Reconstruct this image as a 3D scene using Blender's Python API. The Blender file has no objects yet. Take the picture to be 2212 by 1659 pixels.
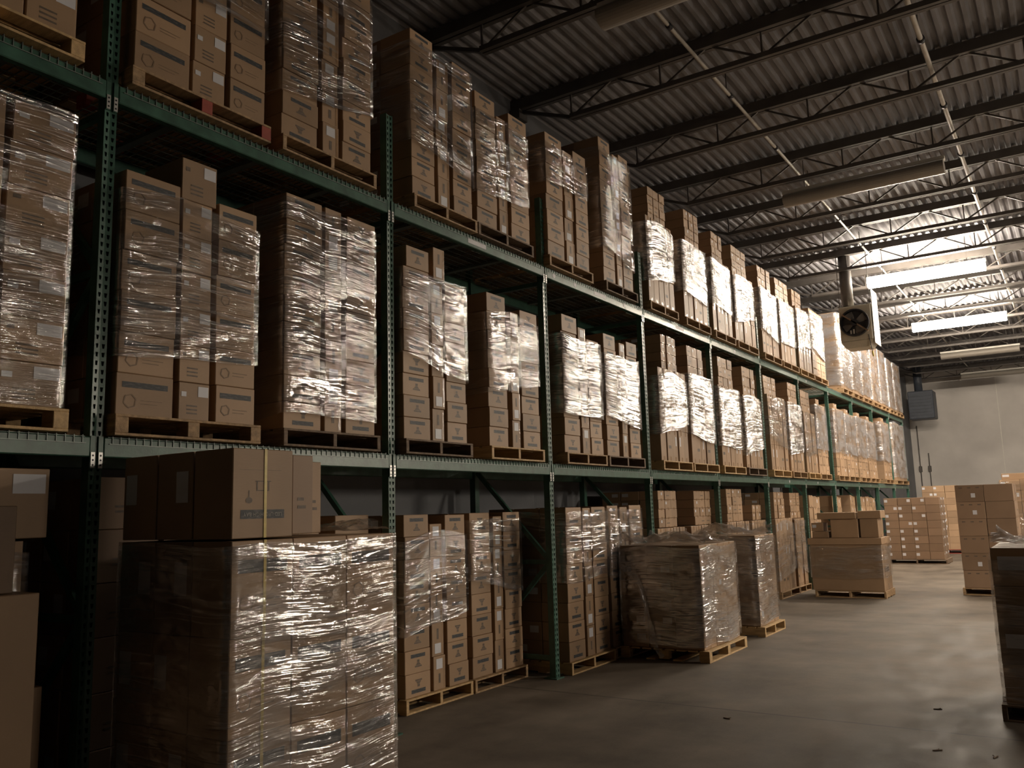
import bpy, math, random
from mathutils import Vector, Matrix, noise
from mathutils.bvhtree import BVHTree
S = bpy.context.scene
COL = S.collection
rnd = random.Random(7)

# ------------------------------------------------------------------ camera
YAW, PITCH, ROLL, FPX = 0.581444105, 0.149286209, -0.028532308, 1838.3
cy_, sy_, cp_, sp_ = math.cos(YAW), math.sin(YAW), math.cos(PITCH), math.sin(PITCH)
FWD = Vector((-sy_*cp_, cy_*cp_, sp_)); R0 = Vector((cy_, sy_, 0)); U0 = R0.cross(FWD)
RT = math.cos(ROLL)*R0 + math.sin(ROLL)*U0
UP = -math.sin(ROLL)*R0 + math.cos(ROLL)*U0
CAM = Vector((4.6505, 0.0, 1.697))
cd = bpy.data.cameras.new('camera'); cam = bpy.data.objects.new('camera', cd); COL.objects.link(cam)
M4 = Matrix((RT, UP, -FWD)).transposed().to_4x4(); M4.translation = CAM
cam.matrix_world = M4
cd.sensor_width = 36; cd.sensor_fit = 'HORIZONTAL'; cd.lens = FPX/2212*36
cd.clip_start = 0.05; cd.clip_end = 200
S.camera = cam

# ------------------------------------------------------------------ light settings
W = bpy.data.worlds.new('world'); S.world = W; W.use_nodes = True
W.node_tree.nodes['Background'].inputs[0].default_value = (0.55, 0.6, 0.7, 1)
W.node_tree.nodes['Background'].inputs[1].default_value = 0.0
LAMP_COLOR = (1.0, 0.86, 0.69)
LAMP_POWER = 140.0
LAMP_POWER_NEXT = 235.0
S.view_settings.view_transform = 'Standard'; S.view_settings.look = 'None'
S.view_settings.gamma = 1; S.view_settings.use_curve_mapping = False
S.view_settings.exposure = 0.25
cyc = S.cycles
cyc.max_bounces = 6; cyc.diffuse_bounces = 3; cyc.glossy_bounces = 3; cyc.transparent_max_bounces = 16
cyc.transmission_bounces = 2; cyc.caustics_reflective = False; cyc.caustics_refractive = False
cyc.sample_clamp_indirect = 4.0; cyc.use_denoising = True; cyc.adaptive_threshold = 0.02

# ------------------------------------------------------------------ materials
def new_mat(name):
    m = bpy.data.materials.new(name); m.use_nodes = True
    nt = m.node_tree; nt.nodes.clear()
    return m, nt, nt.nodes, nt.links
def N(nt, t, **kw):
    n = nt.nodes.new(t)
    for k, v in kw.items():
        if k.startswith('i_'): n.inputs[k[2:].replace('_', ' ')].default_value = v
        else: setattr(n, k, v)
    return n
def mathn(nt, op, a, b=None, clamp=False):
    n = nt.nodes.new('ShaderNodeMath'); n.operation = op; n.use_clamp = clamp
    for i, v in ((0, a), (1, b)):
        if v is None: continue
        if isinstance(v, (int, float)): n.inputs[i].default_value = v
        else: nt.links.new(v, n.inputs[i])
    return n.outputs[0]
def ramp(nt, fac, stops):
    n = nt.nodes.new('ShaderNodeValToRGB'); e = n.color_ramp.elements
    while len(e) < len(stops): e.new(0.5)
    for q, (p, c) in zip(e, stops): q.position = p; q.color = (*c, 1)
    nt.links.new(fac, n.inputs[0]); return n.outputs[0]
def noise_n(nt, vec, scale, detail=3, rough=0.5):
    n = nt.nodes.new('ShaderNodeTexNoise'); n.inputs['Scale'].default_value = scale
    n.inputs['Detail'].default_value = detail; n.inputs['Roughness'].default_value = rough
    if vec is not None: nt.links.new(vec, n.inputs['Vector'])
    return n.outputs['Fac']
def mapping(nt, vec, scale=(1, 1, 1), rot=(0, 0, 0), loc=(0, 0, 0)):
    n = nt.nodes.new('ShaderNodeMapping'); n.inputs['Scale'].default_value = scale
    n.inputs['Rotation'].default_value = rot; n.inputs['Location'].default_value = loc
    nt.links.new(vec, n.inputs['Vector']); return n.outputs[0]
def simple(name, color, rough=0.6, metal=0.0, spec=0.5, var=0.15, scale=6.0, bump=0.0, bscale=40.0, stretch=(1, 1, 1)):
    m, nt, nd, lk = new_mat(name)
    o = N(nt, 'ShaderNodeOutputMaterial'); p = N(nt, 'ShaderNodeBsdfPrincipled')
    p.inputs['Roughness'].default_value = rough; p.inputs['Metallic'].default_value = metal
    p.inputs['Specular IOR Level'].default_value = spec
    g = N(nt, 'ShaderNodeNewGeometry')
    v = mapping(nt, g.outputs['Position'], stretch)
    f = noise_n(nt, v, scale, 4)
    a = tuple(c*(1-var) for c in color); b = tuple(min(1, c*(1+var)) for c in color)
    lk.new(ramp(nt, f, [(0.3, a), (0.7, b)]), p.inputs['Base Color'])
    if bump:
        bn = N(nt, 'ShaderNodeBump'); bn.inputs['Strength'].default_value = bump; bn.inputs['Distance'].default_value = 0.01
        lk.new(noise_n(nt, v, bscale, 3), bn.inputs['Height']); lk.new(bn.outputs[0], p.inputs['Normal'])
    lk.new(p.outputs[0], o.inputs[0]); return m

def card_mat(name, c, rough=0.55):
    m, nt, nd, lk = new_mat(name)
    o = N(nt, 'ShaderNodeOutputMaterial'); p = N(nt, 'ShaderNodeBsdfPrincipled')
    p.inputs['Roughness'].default_value = rough; p.inputs['Specular IOR Level'].default_value = 0.35
    g = N(nt, 'ShaderNodeNewGeometry')
    oi = N(nt, 'ShaderNodeObjectInfo')
    r = mathn(nt, 'FRACT', mathn(nt, 'ADD', g.outputs['Random Per Island'], oi.outputs['Random']))
    v = mapping(nt, g.outputs['Position'], (1, 1, 1))
    f1 = noise_n(nt, v, 3.0, 4); f2 = noise_n(nt, mapping(nt, g.outputs['Position'], (1, 1, 14)), 30.0, 2)
    f = mathn(nt, 'ADD', mathn(nt, 'MULTIPLY', f1, 0.5), mathn(nt, 'MULTIPLY', f2, 0.2))
    f = mathn(nt, 'ADD', f, mathn(nt, 'MULTIPLY', r, 0.5))
    lo = tuple(x*0.74 for x in c); hi = tuple(x*1.2 for x in c)
    lk.new(ramp(nt, f, [(0.25, lo), (0.95, hi)]), p.inputs['Base Color'])
    bn = N(nt, 'ShaderNodeBump'); bn.inputs['Strength'].default_value = 0.25; bn.inputs['Distance'].default_value = 0.01
    lk.new(f1, bn.inputs['Height']); lk.new(bn.outputs[0], p.inputs['Normal'])
    lk.new(p.outputs[0], o.inputs[0]); return m

def film_mat(name, fac_lo, fac_hi, milky, rough=0.06, amp=0.011, vert=False, tilt=0.12, coarse=1.0, folds=1.0, calm=0.2, w3a=0.8):
    """thin clear plastic: mostly see-through; wrinkles, rope-like folds and slack patches catch the light"""
    m, nt, nd, lk = new_mat(name)
    o = N(nt, 'ShaderNodeOutputMaterial')
    uv = N(nt, 'ShaderNodeUVMap'); u = uv.outputs[0]
    a, b = ((34, 2.2, 1), (14, 3, 1)) if vert else ((1.5*coarse, 70*coarse, 1), (2.5*coarse, 30*coarse, 1))
    w1 = noise_n(nt, mapping(nt, u, a, (0, 0, tilt)), 1.0, 3, 0.55)
    w2 = noise_n(nt, mapping(nt, u, b, (0, 0, -tilt*1.7)), 1.0, 3, 0.55)
    w3 = noise_n(nt, mapping(nt, u, (1, 1.6, 1)), 8.0*coarse, 4, 0.6)
    h = mathn(nt, 'ADD', mathn(nt, 'MULTIPLY', w1, 0.9), mathn(nt, 'ADD', mathn(nt, 'MULTIPLY', w2, 1.2), mathn(nt, 'MULTIPLY', w3, w3a)))
    clus = noise_n(nt, mapping(nt, u, (1.0, 2.4, 1), (0, 0, tilt*2.5), (3.7, 1.3, 0)), 1.6, 3, 0.6)
    clus = mathn(nt, 'MULTIPLY', mathn(nt, 'SUBTRACT', clus, 0.40), 4.0, True)
    h = mathn(nt, 'MULTIPLY', h, mathn(nt, 'ADD', mathn(nt, 'MULTIPLY', clus, 1.0-calm), calm))
    # long diagonal folds
    fold = None
    for rot, sc, off in ((0.30, (0.45, 7.0, 1), (0, 0, 0)), (-0.24, (0.5, 8.0, 1), (5.1, 2.2, 0))):
        if vert: rot += 1.5
        f = noise_n(nt, mapping(nt, u, sc, (0, 0, rot), off), 1.0, 2, 0.45)
        l = mathn(nt, 'SUBTRACT', 1.0, mathn(nt, 'MULTIPLY', mathn(nt, 'ABSOLUTE', mathn(nt, 'SUBTRACT', f, 0.5)), 38.0), True)
        fold = l if fold is None else mathn(nt, 'MAXIMUM', fold, l)
    fold = mathn(nt, 'MULTIPLY', fold, mathn(nt, 'MULTIPLY', mathn(nt, 'SUBTRACT', noise_n(nt, mapping(nt, u, (1, 1, 1), (0, 0, 0), (9, 4, 0)), 2.2, 2), 0.42), 5.0, True))
    fold = mathn(nt, 'MULTIPLY', fold, folds)
    h = mathn(nt, 'ADD', h, mathn(nt, 'MULTIPLY', fold, 0.35))
    bn = N(nt, 'ShaderNodeBump'); bn.inputs['Strength'].default_value = 1.0; bn.inputs['Distance'].default_value = amp
    lk.new(h, bn.inputs['Height'])
    msk = noise_n(nt, mapping(nt, u, (1.2, 3.0, 1), (0, 0, tilt*2)), 1.3, 4, 0.65)
    msk2 = mathn(nt, 'MULTIPLY', mathn(nt, 'SUBTRACT', msk, 0.38), 4.0, True)
    fac = mathn(nt, 'ADD', mathn(nt, 'MULTIPLY', msk2, fac_hi-fac_lo), fac_lo)
    lw = N(nt, 'ShaderNodeLayerWeight'); lw.inputs['Blend'].default_value = 0.25
    fac = mathn(nt, 'ADD', mathn(nt, 'ADD', fac, mathn(nt, 'MULTIPLY', fold, 0.3)), mathn(nt, 'MULTIPLY', lw.outputs['Fresnel'], 0.2), True)
    tr = N(nt, 'ShaderNodeBsdfTransparent'); tr.inputs[0].default_value = (0.97, 0.97, 0.965, 1)
    gl = N(nt, 'ShaderNodeBsdfGlossy'); gl.inputs['Roughness'].default_value = rough; gl.inputs[0].default_value = (0.95, 0.95, 0.97, 1)
    lk.new(bn.outputs[0], gl.inputs['Normal'])
    df = N(nt, 'ShaderNodeBsdfDiffuse'); df.inputs[0].default_value = (0.62, 0.62, 0.66, 1)
    m1 = N(nt, 'ShaderNodeMixShader'); lk.new(mathn(nt, 'ADD', mathn(nt, 'MULTIPLY', msk2, milky), mathn(nt, 'MULTIPLY', fold, 0.22), True), m1.inputs[0])
    lk.new(tr.outputs[0], m1.inputs[1]); lk.new(df.outputs[0], m1.inputs[2])
    m2 = N(nt, 'ShaderNodeMixShader'); lk.new(fac, m2.inputs[0]); lk.new(m1.outputs[0], m2.inputs[1]); lk.new(gl.outputs[0], m2.inputs[2])
    lk.new(m2.outputs[0], o.inputs[0]); return m

def emit_mat(name, color, strength):
    m, nt, nd, lk = new_mat(name)
    o = N(nt, 'ShaderNodeOutputMaterial'); e = N(nt, 'ShaderNodeEmission')
    e.inputs[0].default_value = (*color, 1); e.inputs[1].default_value = strength
    lk.new(e.outputs[0], o.inputs[0]); return m

def band_mat():
    """dark printed band with a row of pale, unreadable print"""
    m, nt, nd, lk = new_mat('printed_band')
    o = N(nt, 'ShaderNodeOutputMaterial'); p = N(nt, 'ShaderNodeBsdfPrincipled'); p.inputs['Roughness'].default_value = 0.6
    uv = N(nt, 'ShaderNodeUVMap')
    n = noise_n(nt, mapping(nt, uv.outputs[0], (26, 3, 1)), 1.0, 2)
    lk.new(ramp(nt, n, [(0.5, (0.030, 0.033, 0.038)), (0.62, (0.075, 0.075, 0.075))]), p.inputs['Base Color'])
    lk.new(p.outputs[0], o.inputs[0]); return m

def floor_mat():
    m, nt, nd, lk = new_mat('polished_concrete')
    o = N(nt, 'ShaderNodeOutputMaterial'); p = N(nt, 'ShaderNodeBsdfPrincipled')
    g = N(nt, 'ShaderNodeNewGeometry'); P = g.outputs['Position']
    a = noise_n(nt, P, 0.9, 6, 0.62); b = noise_n(nt, mapping(nt, P, (1, 0.35, 1)), 3.2, 5, 0.6); c = noise_n(nt, P, 60, 2)
    f = mathn(nt, 'ADD', mathn(nt, 'MULTIPLY', a, 0.6), mathn(nt, 'ADD', mathn(nt, 'MULTIPLY', b, 0.35), mathn(nt, 'MULTIPLY', c, 0.08)))
    col = ramp(nt, f, [(0.36, (0.075, 0.062, 0.049)), (0.52, (0.15, 0.124, 0.098)), (0.68, (0.225, 0.187, 0.15))])
    sx = N(nt, 'ShaderNodeSeparateXYZ'); lk.new(P, sx.inputs[0])
    wob = mathn(nt, 'MULTIPLY', mathn(nt, 'SUBTRACT', noise_n(nt, P, 6, 3), 0.5), 0.02)
    def line(sock, period, off, w):
        t = mathn(nt, 'ADD', mathn(nt, 'DIVIDE', mathn(nt, 'SUBTRACT', mathn(nt, 'ADD', sock, wob), off), period), 0.5)
        d = mathn(nt, 'ABSOLUTE', mathn(nt, 'SUBTRACT', mathn(nt, 'FRACT', t), 0.5))
        return mathn(nt, 'LESS_THAN', mathn(nt, 'MULTIPLY', d, period), w)
    ln = mathn(nt, 'MAXIMUM', line(sx.outputs[1], 6.0, 7.23, 0.012), line(sx.outputs[0], 6.0, 5.6, 0.006))
    mx = N(nt, 'ShaderNodeMix', data_type='RGBA'); lk.new(mathn(nt, 'MULTIPLY', ln, 0.8), mx.inputs[0])
    lk.new(col, mx.inputs[6]); mx.inputs[7].default_value = (0.05, 0.045, 0.04, 1)
    # scuffs and dark drips
    sc = noise_n(nt, mapping(nt, P, (2.2, 0.7, 1), (0, 0, 0.5)), 2.4, 5, 0.7)
    mx2 = N(nt, 'ShaderNodeMix', data_type='RGBA'); lk.new(mathn(nt, 'MULTIPLY', mathn(nt, 'SUBTRACT', sc, 0.62), 2.2, True), mx2.inputs[0])
    lk.new(mx.outputs[2], mx2.inputs[6]); mx2.inputs[7].default_value = (0.11, 0.1, 0.09, 1)
    lk.new(mx2.outputs[2], p.inputs['Base Color'])
    lk.new(ramp(nt, b, [(0.3, (0.55,)*3), (0.7, (0.75,)*3)]), p.inputs['Roughness'])
    bn = N(nt, 'ShaderNodeBump'); bn.inputs['Strength'].default_value = 0.12; bn.inputs['Distance'].default_value = 0.02
    lk.new(b, bn.inputs['Height']); lk.new(bn.outputs[0], p.inputs['Normal'])
    p.inputs['Specular IOR Level'].default_value = 0.22
    lk.new(p.outputs[0], o.inputs[0]); return m

MT = {}
MT['card'] = card_mat('kraft_cardboard', (0.37, 0.245, 0.15))
MT['card_dark'] = card_mat('brown_cardboard', (0.26, 0.172, 0.112))
MT['band'] = band_mat()
MT['logo'] = simple('faded_print', (0.13, 0.095, 0.07), 0.6, var=0.25, scale=30)
MT['faint'] = simple('faint_print', (0.21, 0.135, 0.08), 0.6, var=0.2, scale=30)
MT['tape'] = simple('packing_tape', (0.36, 0.235, 0.14), 0.16, spec=0.7, var=0.1, scale=20, bump=0.3, bscale=60)
MT['paper'] = simple('white_paper', (0.62, 0.62, 0.66), 0.5, var=0.05)
MT['strap'] = simple('yellow_strap', (0.55, 0.42, 0.10), 0.35, var=0.12, scale=30)
MT['text'] = simple('pale_print', (0.30, 0.28, 0.25), 0.6, var=0.1)
MT['wood'] = simple('pallet_wood', (0.36, 0.235, 0.125), 0.7, var=0.35, scale=5, bump=0.4, stretch=(1, 6, 6))
MT['wood_light'] = simple('fresh_pallet_wood', (0.52, 0.35, 0.17), 0.65, var=0.25, scale=5, bump=0.3, stretch=(1, 6, 6))
MT['wood_dark'] = simple('weathered_pallet_wood', (0.17, 0.115, 0.075), 0.75, var=0.35, scale=5, bump=0.4, stretch=(1, 6, 6))
MT['wood_red'] = simple('red_painted_wood', (0.30, 0.055, 0.035), 0.6, var=0.25, scale=8)
MT['green'] = simple('green_rack_paint', (0.045, 0.115, 0.085), 0.35, metal=0.0, spec=0.6, var=0.3, scale=9, bump=0.1)
MT['zinc'] = simple('zinc_steel', (0.62, 0.62, 0.60), 0.35, metal=0.6, var=0.15, scale=15)
MT['wire'] = simple('galvanised_wire', (0.20, 0.235, 0.22), 0.45, metal=0.4, var=0.1)
MT['wall'] = simple('painted_block_wall', (0.17, 0.175, 0.19), 0.7, var=0.14, scale=1.2, bump=0.15, bscale=25)
MT['backwall'] = simple('grey_wall', (0.16, 0.155, 0.15), 0.8, var=0.1)
MT['farwall'] = simple('painted_panel_wall', (0.58, 0.55, 0.52), 0.7, var=0.14, scale=0.7, bump=0.1, bscale=20)
MT['deck'] = simple('galvanised_roof_deck', (0.265, 0.265, 0.285), 0.75, metal=0.0, spec=0.2, var=0.2, scale=3, stretch=(3, 0.5, 1))
MT['steel'] = simple('dark_painted_steel', (0.105, 0.095, 0.088), 0.5, metal=0.2, var=0.2, scale=4)
MT['pipe'] = simple('white_painted_pipe', (0.60, 0.57, 0.52), 0.45, var=0.15)
MT['housing'] = simple('white_enamel', (0.66, 0.64, 0.58), 0.4, var=0.06)
MT['lens_off'] = simple('unlit_tube', (0.30, 0.275, 0.24), 0.3, var=0.04)
MT['lens_on'] = emit_mat('lit_tube', LAMP_COLOR, LAMP_POWER)
MT['lens_next'] = emit_mat('lit_tube_next_aisle', LAMP_COLOR, LAMP_POWER_NEXT)
MT['heater'] = simple('beige_heater_casing', (0.50, 0.46, 0.37), 0.45, var=0.1)
MT['black'] = simple('black_metal', (0.025, 0.025, 0.03), 0.4, metal=0.3, var=0.2)
MT['rust'] = simple('rusty_bracket', (0.20, 0.13, 0.08), 0.6, var=0.3, scale=14)
MT['bluebox'] = simple('dark_blue_grey_metal', (0.055, 0.065, 0.085), 0.5, var=0.2)
MT['floor'] = floor_mat()
MT['concrete'] = simple('plain_concrete', (0.3, 0.28, 0.26), 0.8, var=0.1)
MT['film'] = film_mat('clear_film', 0.04, 0.30, 0.05)
MT['film_heavy'] = film_mat('layered_film', 0.08, 0.40, 0.10, folds=1.0, calm=0.18)
MT['film_bold'] = film_mat('slanted_film', 0.14, 0.75, 0.08, 0.07, 0.014, tilt=-0.28, coarse=0.7, folds=0.8, calm=0.3)
MT['film_far'] = film_mat('layered_far_film', 0.22, 0.8, 0.06, 0.12, 0.026, coarse=0.7, folds=0.6, calm=0.45, w3a=0.4)
MT['film_silver'] = film_mat('milky_film', 0.14, 0.36, 0.42, 0.2, 0.012, vert=True, folds=0.5)
MT['tan_film'] = film_mat('yellowed_film', 0.12, 0.28, 0.5, 0.25, 0.012, vert=True, folds=0.5)

# ------------------------------------------------------------------ mesh builder
class MB:
    def __init__(s): s.v = []; s.f = []; s.m = []; s.uv = {}
    def poly(s, pts, m=0, uv=None):
        i = len(s.v); s.v += [tuple(p) for p in pts]; s.f.append(tuple(range(i, i+len(pts)))); s.m.append(m)
        if uv: s.uv[len(s.f)-1] = uv
    def box(s, x0, x1, y0, y1, z0, z1, m=0):
        i = len(s.v)
        s.v += [(x0,y0,z0),(x1,y0,z0),(x1,y1,z0),(x0,y1,z0),(x0,y0,z1),(x1,y0,z1),(x1,y1,z1),(x0,y1,z1)]
        for q in ((0,3,2,1),(4,5,6,7),(0,1,5,4),(1,2,6,5),(2,3,7,6),(3,0,4,7)):
            s.f.append(tuple(i+k for k in q)); s.m.append(m)
    def cbox(s, x0, x1, y0, y1, z0, z1, c=0.004, m=0):
        """box with chamfered edges, one connected island"""
        i = len(s.v); idx = {}
        X = (x0, x1); Y = (y0, y1); Z = (z0, z1); sg = (1, -1)
        for a in (0, 1):
            for b in (0, 1):
                for d in (0, 1):
                    p = (X[a], Y[b], Z[d]); ins = (X[a]+sg[a]*c, Y[b]+sg[b]*c, Z[d]+sg[d]*c)
                    idx[a,b,d,0] = len(s.v); s.v.append((p[0], ins[1], ins[2]))
                    idx[a,b,d,1] = len(s.v); s.v.append((ins[0], p[1], ins[2]))
                    idx[a,b,d,2] = len(s.v); s.v.append((ins[0], ins[1], p[2]))
        def F(l): s.f.append(tuple(l)); s.m.append(m)
        I = lambda a, b, d, k: idx[a,b,d,k]
        F([I(0,0,0,0),I(0,0,1,0),I(0,1,1,0),I(0,1,0,0)]); F([I(1,0,0,0),I(1,1,0,0),I(1,1,1,0),I(1,0,1,0)])
        F([I(0,0,0,1),I(1,0,0,1),I(1,0,1,1),I(0,0,1,1)]); F([I(0,1,0,1),I(0,1,1,1),I(1,1,1,1),I(1,1,0,1)])
        F([I(0,0,0,2),I(0,1,0,2),I(1,1,0,2),I(1,0,0,2)]); F([I(0,0,1,2),I(1,0,1,2),I(1,1,1,2),I(0,1,1,2)])
        for a in (0,1):
            for b in (0,1):
                l = [I(a,b,0,0),I(a,b,0,1),I(a,b,1,1),I(a,b,1,0)]; F(l if (a+b) % 2 else l[::-1])
        for a in (0,1):
            for d in (0,1):
                l = [I(a,0,d,0),I(a,1,d,0),I(a,1,d,2),I(a,0,d,2)]; F(l if (a+d) % 2 else l[::-1])
        for b in (0,1):
            for d in (0,1):
                l = [I(0,b,d,1),I(0,b,d,2),I(1,b,d,2),I(1,b,d,1)]; F(l if (b+d) % 2 else l[::-1])
        for a in (0,1):
            for b in (0,1):
                for d in (0,1):
                    l = [I(a,b,d,0),I(a,b,d,1),I(a,b,d,2)]; F(l if (a+b+d) % 2 else l[::-1])
    def tube(s, p0, p1, r, n=8, m=0, cap=True, r1=None):
        p0 = Vector(p0); p1 = Vector(p1); d = (p1-p0).normalized()
        a = d.orthogonal().normalized(); b = d.cross(a); r1 = r if r1 is None else r1
        i = len(s.v)
        for p, rr in ((p0, r), (p1, r1)):
            for k in range(n):
                t = 2*math.pi*k/n; s.v.append(tuple(p + a*math.cos(t)*rr + b*math.sin(t)*rr))
        for k in range(n):
            s.f.append((i+k, i+(k+1) % n, i+n+(k+1) % n, i+n+k)); s.m.append(m)
        if cap:
            s.f.append(tuple(i+k for k in reversed(range(n)))); s.m.append(m)
            s.f.append(tuple(i+n+k for k in range(n))); s.m.append(m)
    def bar(s, p0, p1, w, h, m=0):
        p0 = Vector(p0); p1 = Vector(p1); d = (p1-p0).normalized()
        u = Vector((0,0,1)) if abs(d.z) < 0.95 else Vector((0,1,0))
        a = d.cross(u).normalized()*w/2; b = a.cross(d).normalized()*h/2
        i = len(s.v)
        for p in (p0, p1):
            for q in (-a-b, a-b, a+b, -a+b): s.v.append(tuple(p+q))
        for q in ((0,1,5,4),(1,2,6,5),(2,3,7,6),(3,0,4,7),(3,2,1,0),(4,5,6,7)):
            s.f.append(tuple(i+k for k in q)); s.m.append(m)
    def mesh(s, name, mats, smooth=False):
        me = bpy.data.meshes.new(name); me.from_pydata(s.v, [], s.f)
        for q in (mats if isinstance(mats, (list, tuple)) else [mats]): me.materials.append(q)
        me.polygons.foreach_set('material_index', s.m)
        if smooth: me.polygons.foreach_set('use_smooth', [True]*len(s.f))
        if s.uv:
            l = me.uv_layers.new(name='UVMap')
            for fi, uv in s.uv.items():
                for li, q in zip(me.polygons[fi].loop_indices, uv): l.data[li].uv = q
        me.update(); return me
    def build(s, name, mats, parent=None, loc=None, smooth=False):
        return link(name, s.mesh(name, mats, smooth), parent, loc)
def link(name, data, parent=None, loc=None, rot=None):
    o = bpy.data.objects.new(name, data); COL.objects.link(o)
    if parent is not None: o.parent = parent
    if loc is not None: o.location = loc
    if rot is not None: o.rotation_euler = rot
    return o
def tag(o, label=None, cat=None, group=None, kind=None):
    if label: o['label'] = label
    if cat: o['category'] = cat
    if group: o['group'] = group
    if kind: o['kind'] = kind
    return o
def thing(name, label, cat, loc=(0,0,0), rot=(0,0,0), group=None):
    return tag(link(name, None, None, loc, rot), label, cat, group)
def copy_tree(o, parent=None):
    c = o.copy(); COL.objects.link(c)
    if parent: c.parent = parent
    for ch in o.children: copy_tree(ch, c)
    return c
ORD = ['zeroth','first','second','third','fourth','fifth','sixth','seventh','eighth','ninth','tenth','eleventh','twelfth','thirteenth','fourteenth','fifteenth','sixteenth','seventeenth','eighteenth','nineteenth','twentieth','twenty-first','twenty-second','twenty-third','twenty-fourth']

# ------------------------------------------------------------------ the room
XW, XR, YB, YF, ZC = -1.25, 20.0, -14.0, 40.5, 7.22
def struct(name, mb, mat): return tag(mb.build(name, mat), kind='structure')
b = MB(); b.box(XW-0.2, XR+0.2, YB-0.2, YF+0.2, -0.2, 0.0); struct('floor', b, MT['floor'])
b = MB(); b.box(XW-0.2, XW, YB-0.2, YF+0.2, 0, ZC+0.3)
struct('wall_left', b, MT['wall'])
b = MB(); b.box(XW, XR, YF, YF+0.2, 0, ZC+0.3); struct('wall_far', b, MT['farwall'])
b = MB(); b.box(XR, XR+0.2, YB-0.2, YF+0.2, 0, ZC+0.3); struct('wall_right', b, MT['wall'])
b = MB(); b.box(XW, XR, YB-0.2, YB, 0, ZC+0.3); struct('wall_back', b, MT['backwall'])
# corrugated roof deck: flutes run along the aisle
b = MB(); x = XW-0.2; prof = []
while x < XR+0.2:
    prof += [(x, 0), (x+0.045, 0), (x+0.07, 0.045), (x+0.125, 0.045)]; x += 0.15
for (xa, za), (xb, zb) in zip(prof, prof[1:]):
    b.poly([(xa, YB-0.2, ZC+za), (xa, YF+0.2, ZC+za), (xb, YF+0.2, ZC+zb), (xb, YB-0.2, ZC+zb)])
b.box(XW-0.2, XR+0.2, YB-0.2, YF+0.2, ZC+0.2, ZC+0.3)
struct('ceiling', b, MT['deck'])
# vertical joints and conduits on the far wall
b = MB()
for xj in (2.16, 7.2): b.box(xj, xj+0.025, YF-0.012, YF, 0, ZC)
struct('trim_1', b, MT['housing'])
# ------------------------------------------------------------------ roof joists
XJ0, XJ1 = XW, XR
def joist_parts(root):
    b = MB(); b.box(XJ0, XJ1, -0.07, -0.01, 7.06, 7.20); b.box(XJ0, XJ1, 0.01, 0.07, 7.06, 7.20); b.build('top_chord', MT['steel'], root)
    b = MB(); b.box(XJ0+0.9, XJ1-0.9, -0.06, -0.008, 6.72, 6.78); b.box(XJ0+0.9, XJ1-0.9, 0.008, 0.06, 6.72, 6.78); b.build('bottom_chord', MT['steel'], root)
    b = MB(); x = XJ0+0.9; p = 1.25
    b.bar((XJ0+0.05, 0, 7.08), (x, 0, 6.75), 0.045, 0.045)
    while x < XJ1-0.95:
        e = min(x+p, XJ1-0.9); mdl = (x+e)/2
        b.bar((x, 0, 6.75), (mdl, 0, 7.1), 0.024, 0.024); b.bar((mdl, 0, 7.1), (e, 0, 6.75), 0.024, 0.024)
        b.bar((x, 0, 6.75), (x, 0, 7.1), 0.02, 0.02)
        x = e
    b.bar((XJ1-0.05, 0, 7.08), (x, 0, 6.75), 0.045, 0.045)
    b.build('web', MT['steel'], root)
    b = MB(); b.box(XJ0, XJ0+0.16, -0.1, 0.1, 6.93, 7.06); b.build('bearing_seat', MT['steel'], root)
jy = [1.2+2*k for k in range(20)]
proto = None
for i, y in enumerate(jy):
    k = len(jy)-i
    lab = 'dark open-web steel roof joist, %s in line from the far end wall' % ORD[k] if k > 1 else 'dark open-web steel roof joist nearest the far end wall'
    if proto is None:
        proto = thing('roof_joist', lab, 'joist', (0, y, 0), group='steel joists under the roof deck'); joist_parts(proto)
    else:
        c = copy_tree(proto); c.location = (0, y, 0); c['label'] = lab
# pipes under the deck
def pipe_run(x, z, r, label, mat='pipe'):
    t = thing('pipe_run', label, 'pipe', (x, 0, z))
    b = MB(); b.tube((0, YB, 0), (0, YF, 0), r, 8); b.build('pipe', MT[mat], t, smooth=True)
    b = MB()
    for y in jy: b.tube((0, y-0.9, 0), (0, y-0.82, 0), r*1.5, 8)
    b.build('coupling', MT['black'], t, smooth=True)
    b = MB()
    for y in jy[::2]: b.bar((0, y+1, 0), (0, y+1, ZC-z+0.04), 0.012, 0.012)
    b.build('hanger_rod', MT['steel'], t)
pipe_run(3.66, 6.98, 0.03, 'pale sprinkler pipe running lengthwise through the joists beyond the lit tubes')
pipe_run(1.39, 6.98, 0.022, 'thin pale pipe running lengthwise above the hanging heater')

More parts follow.
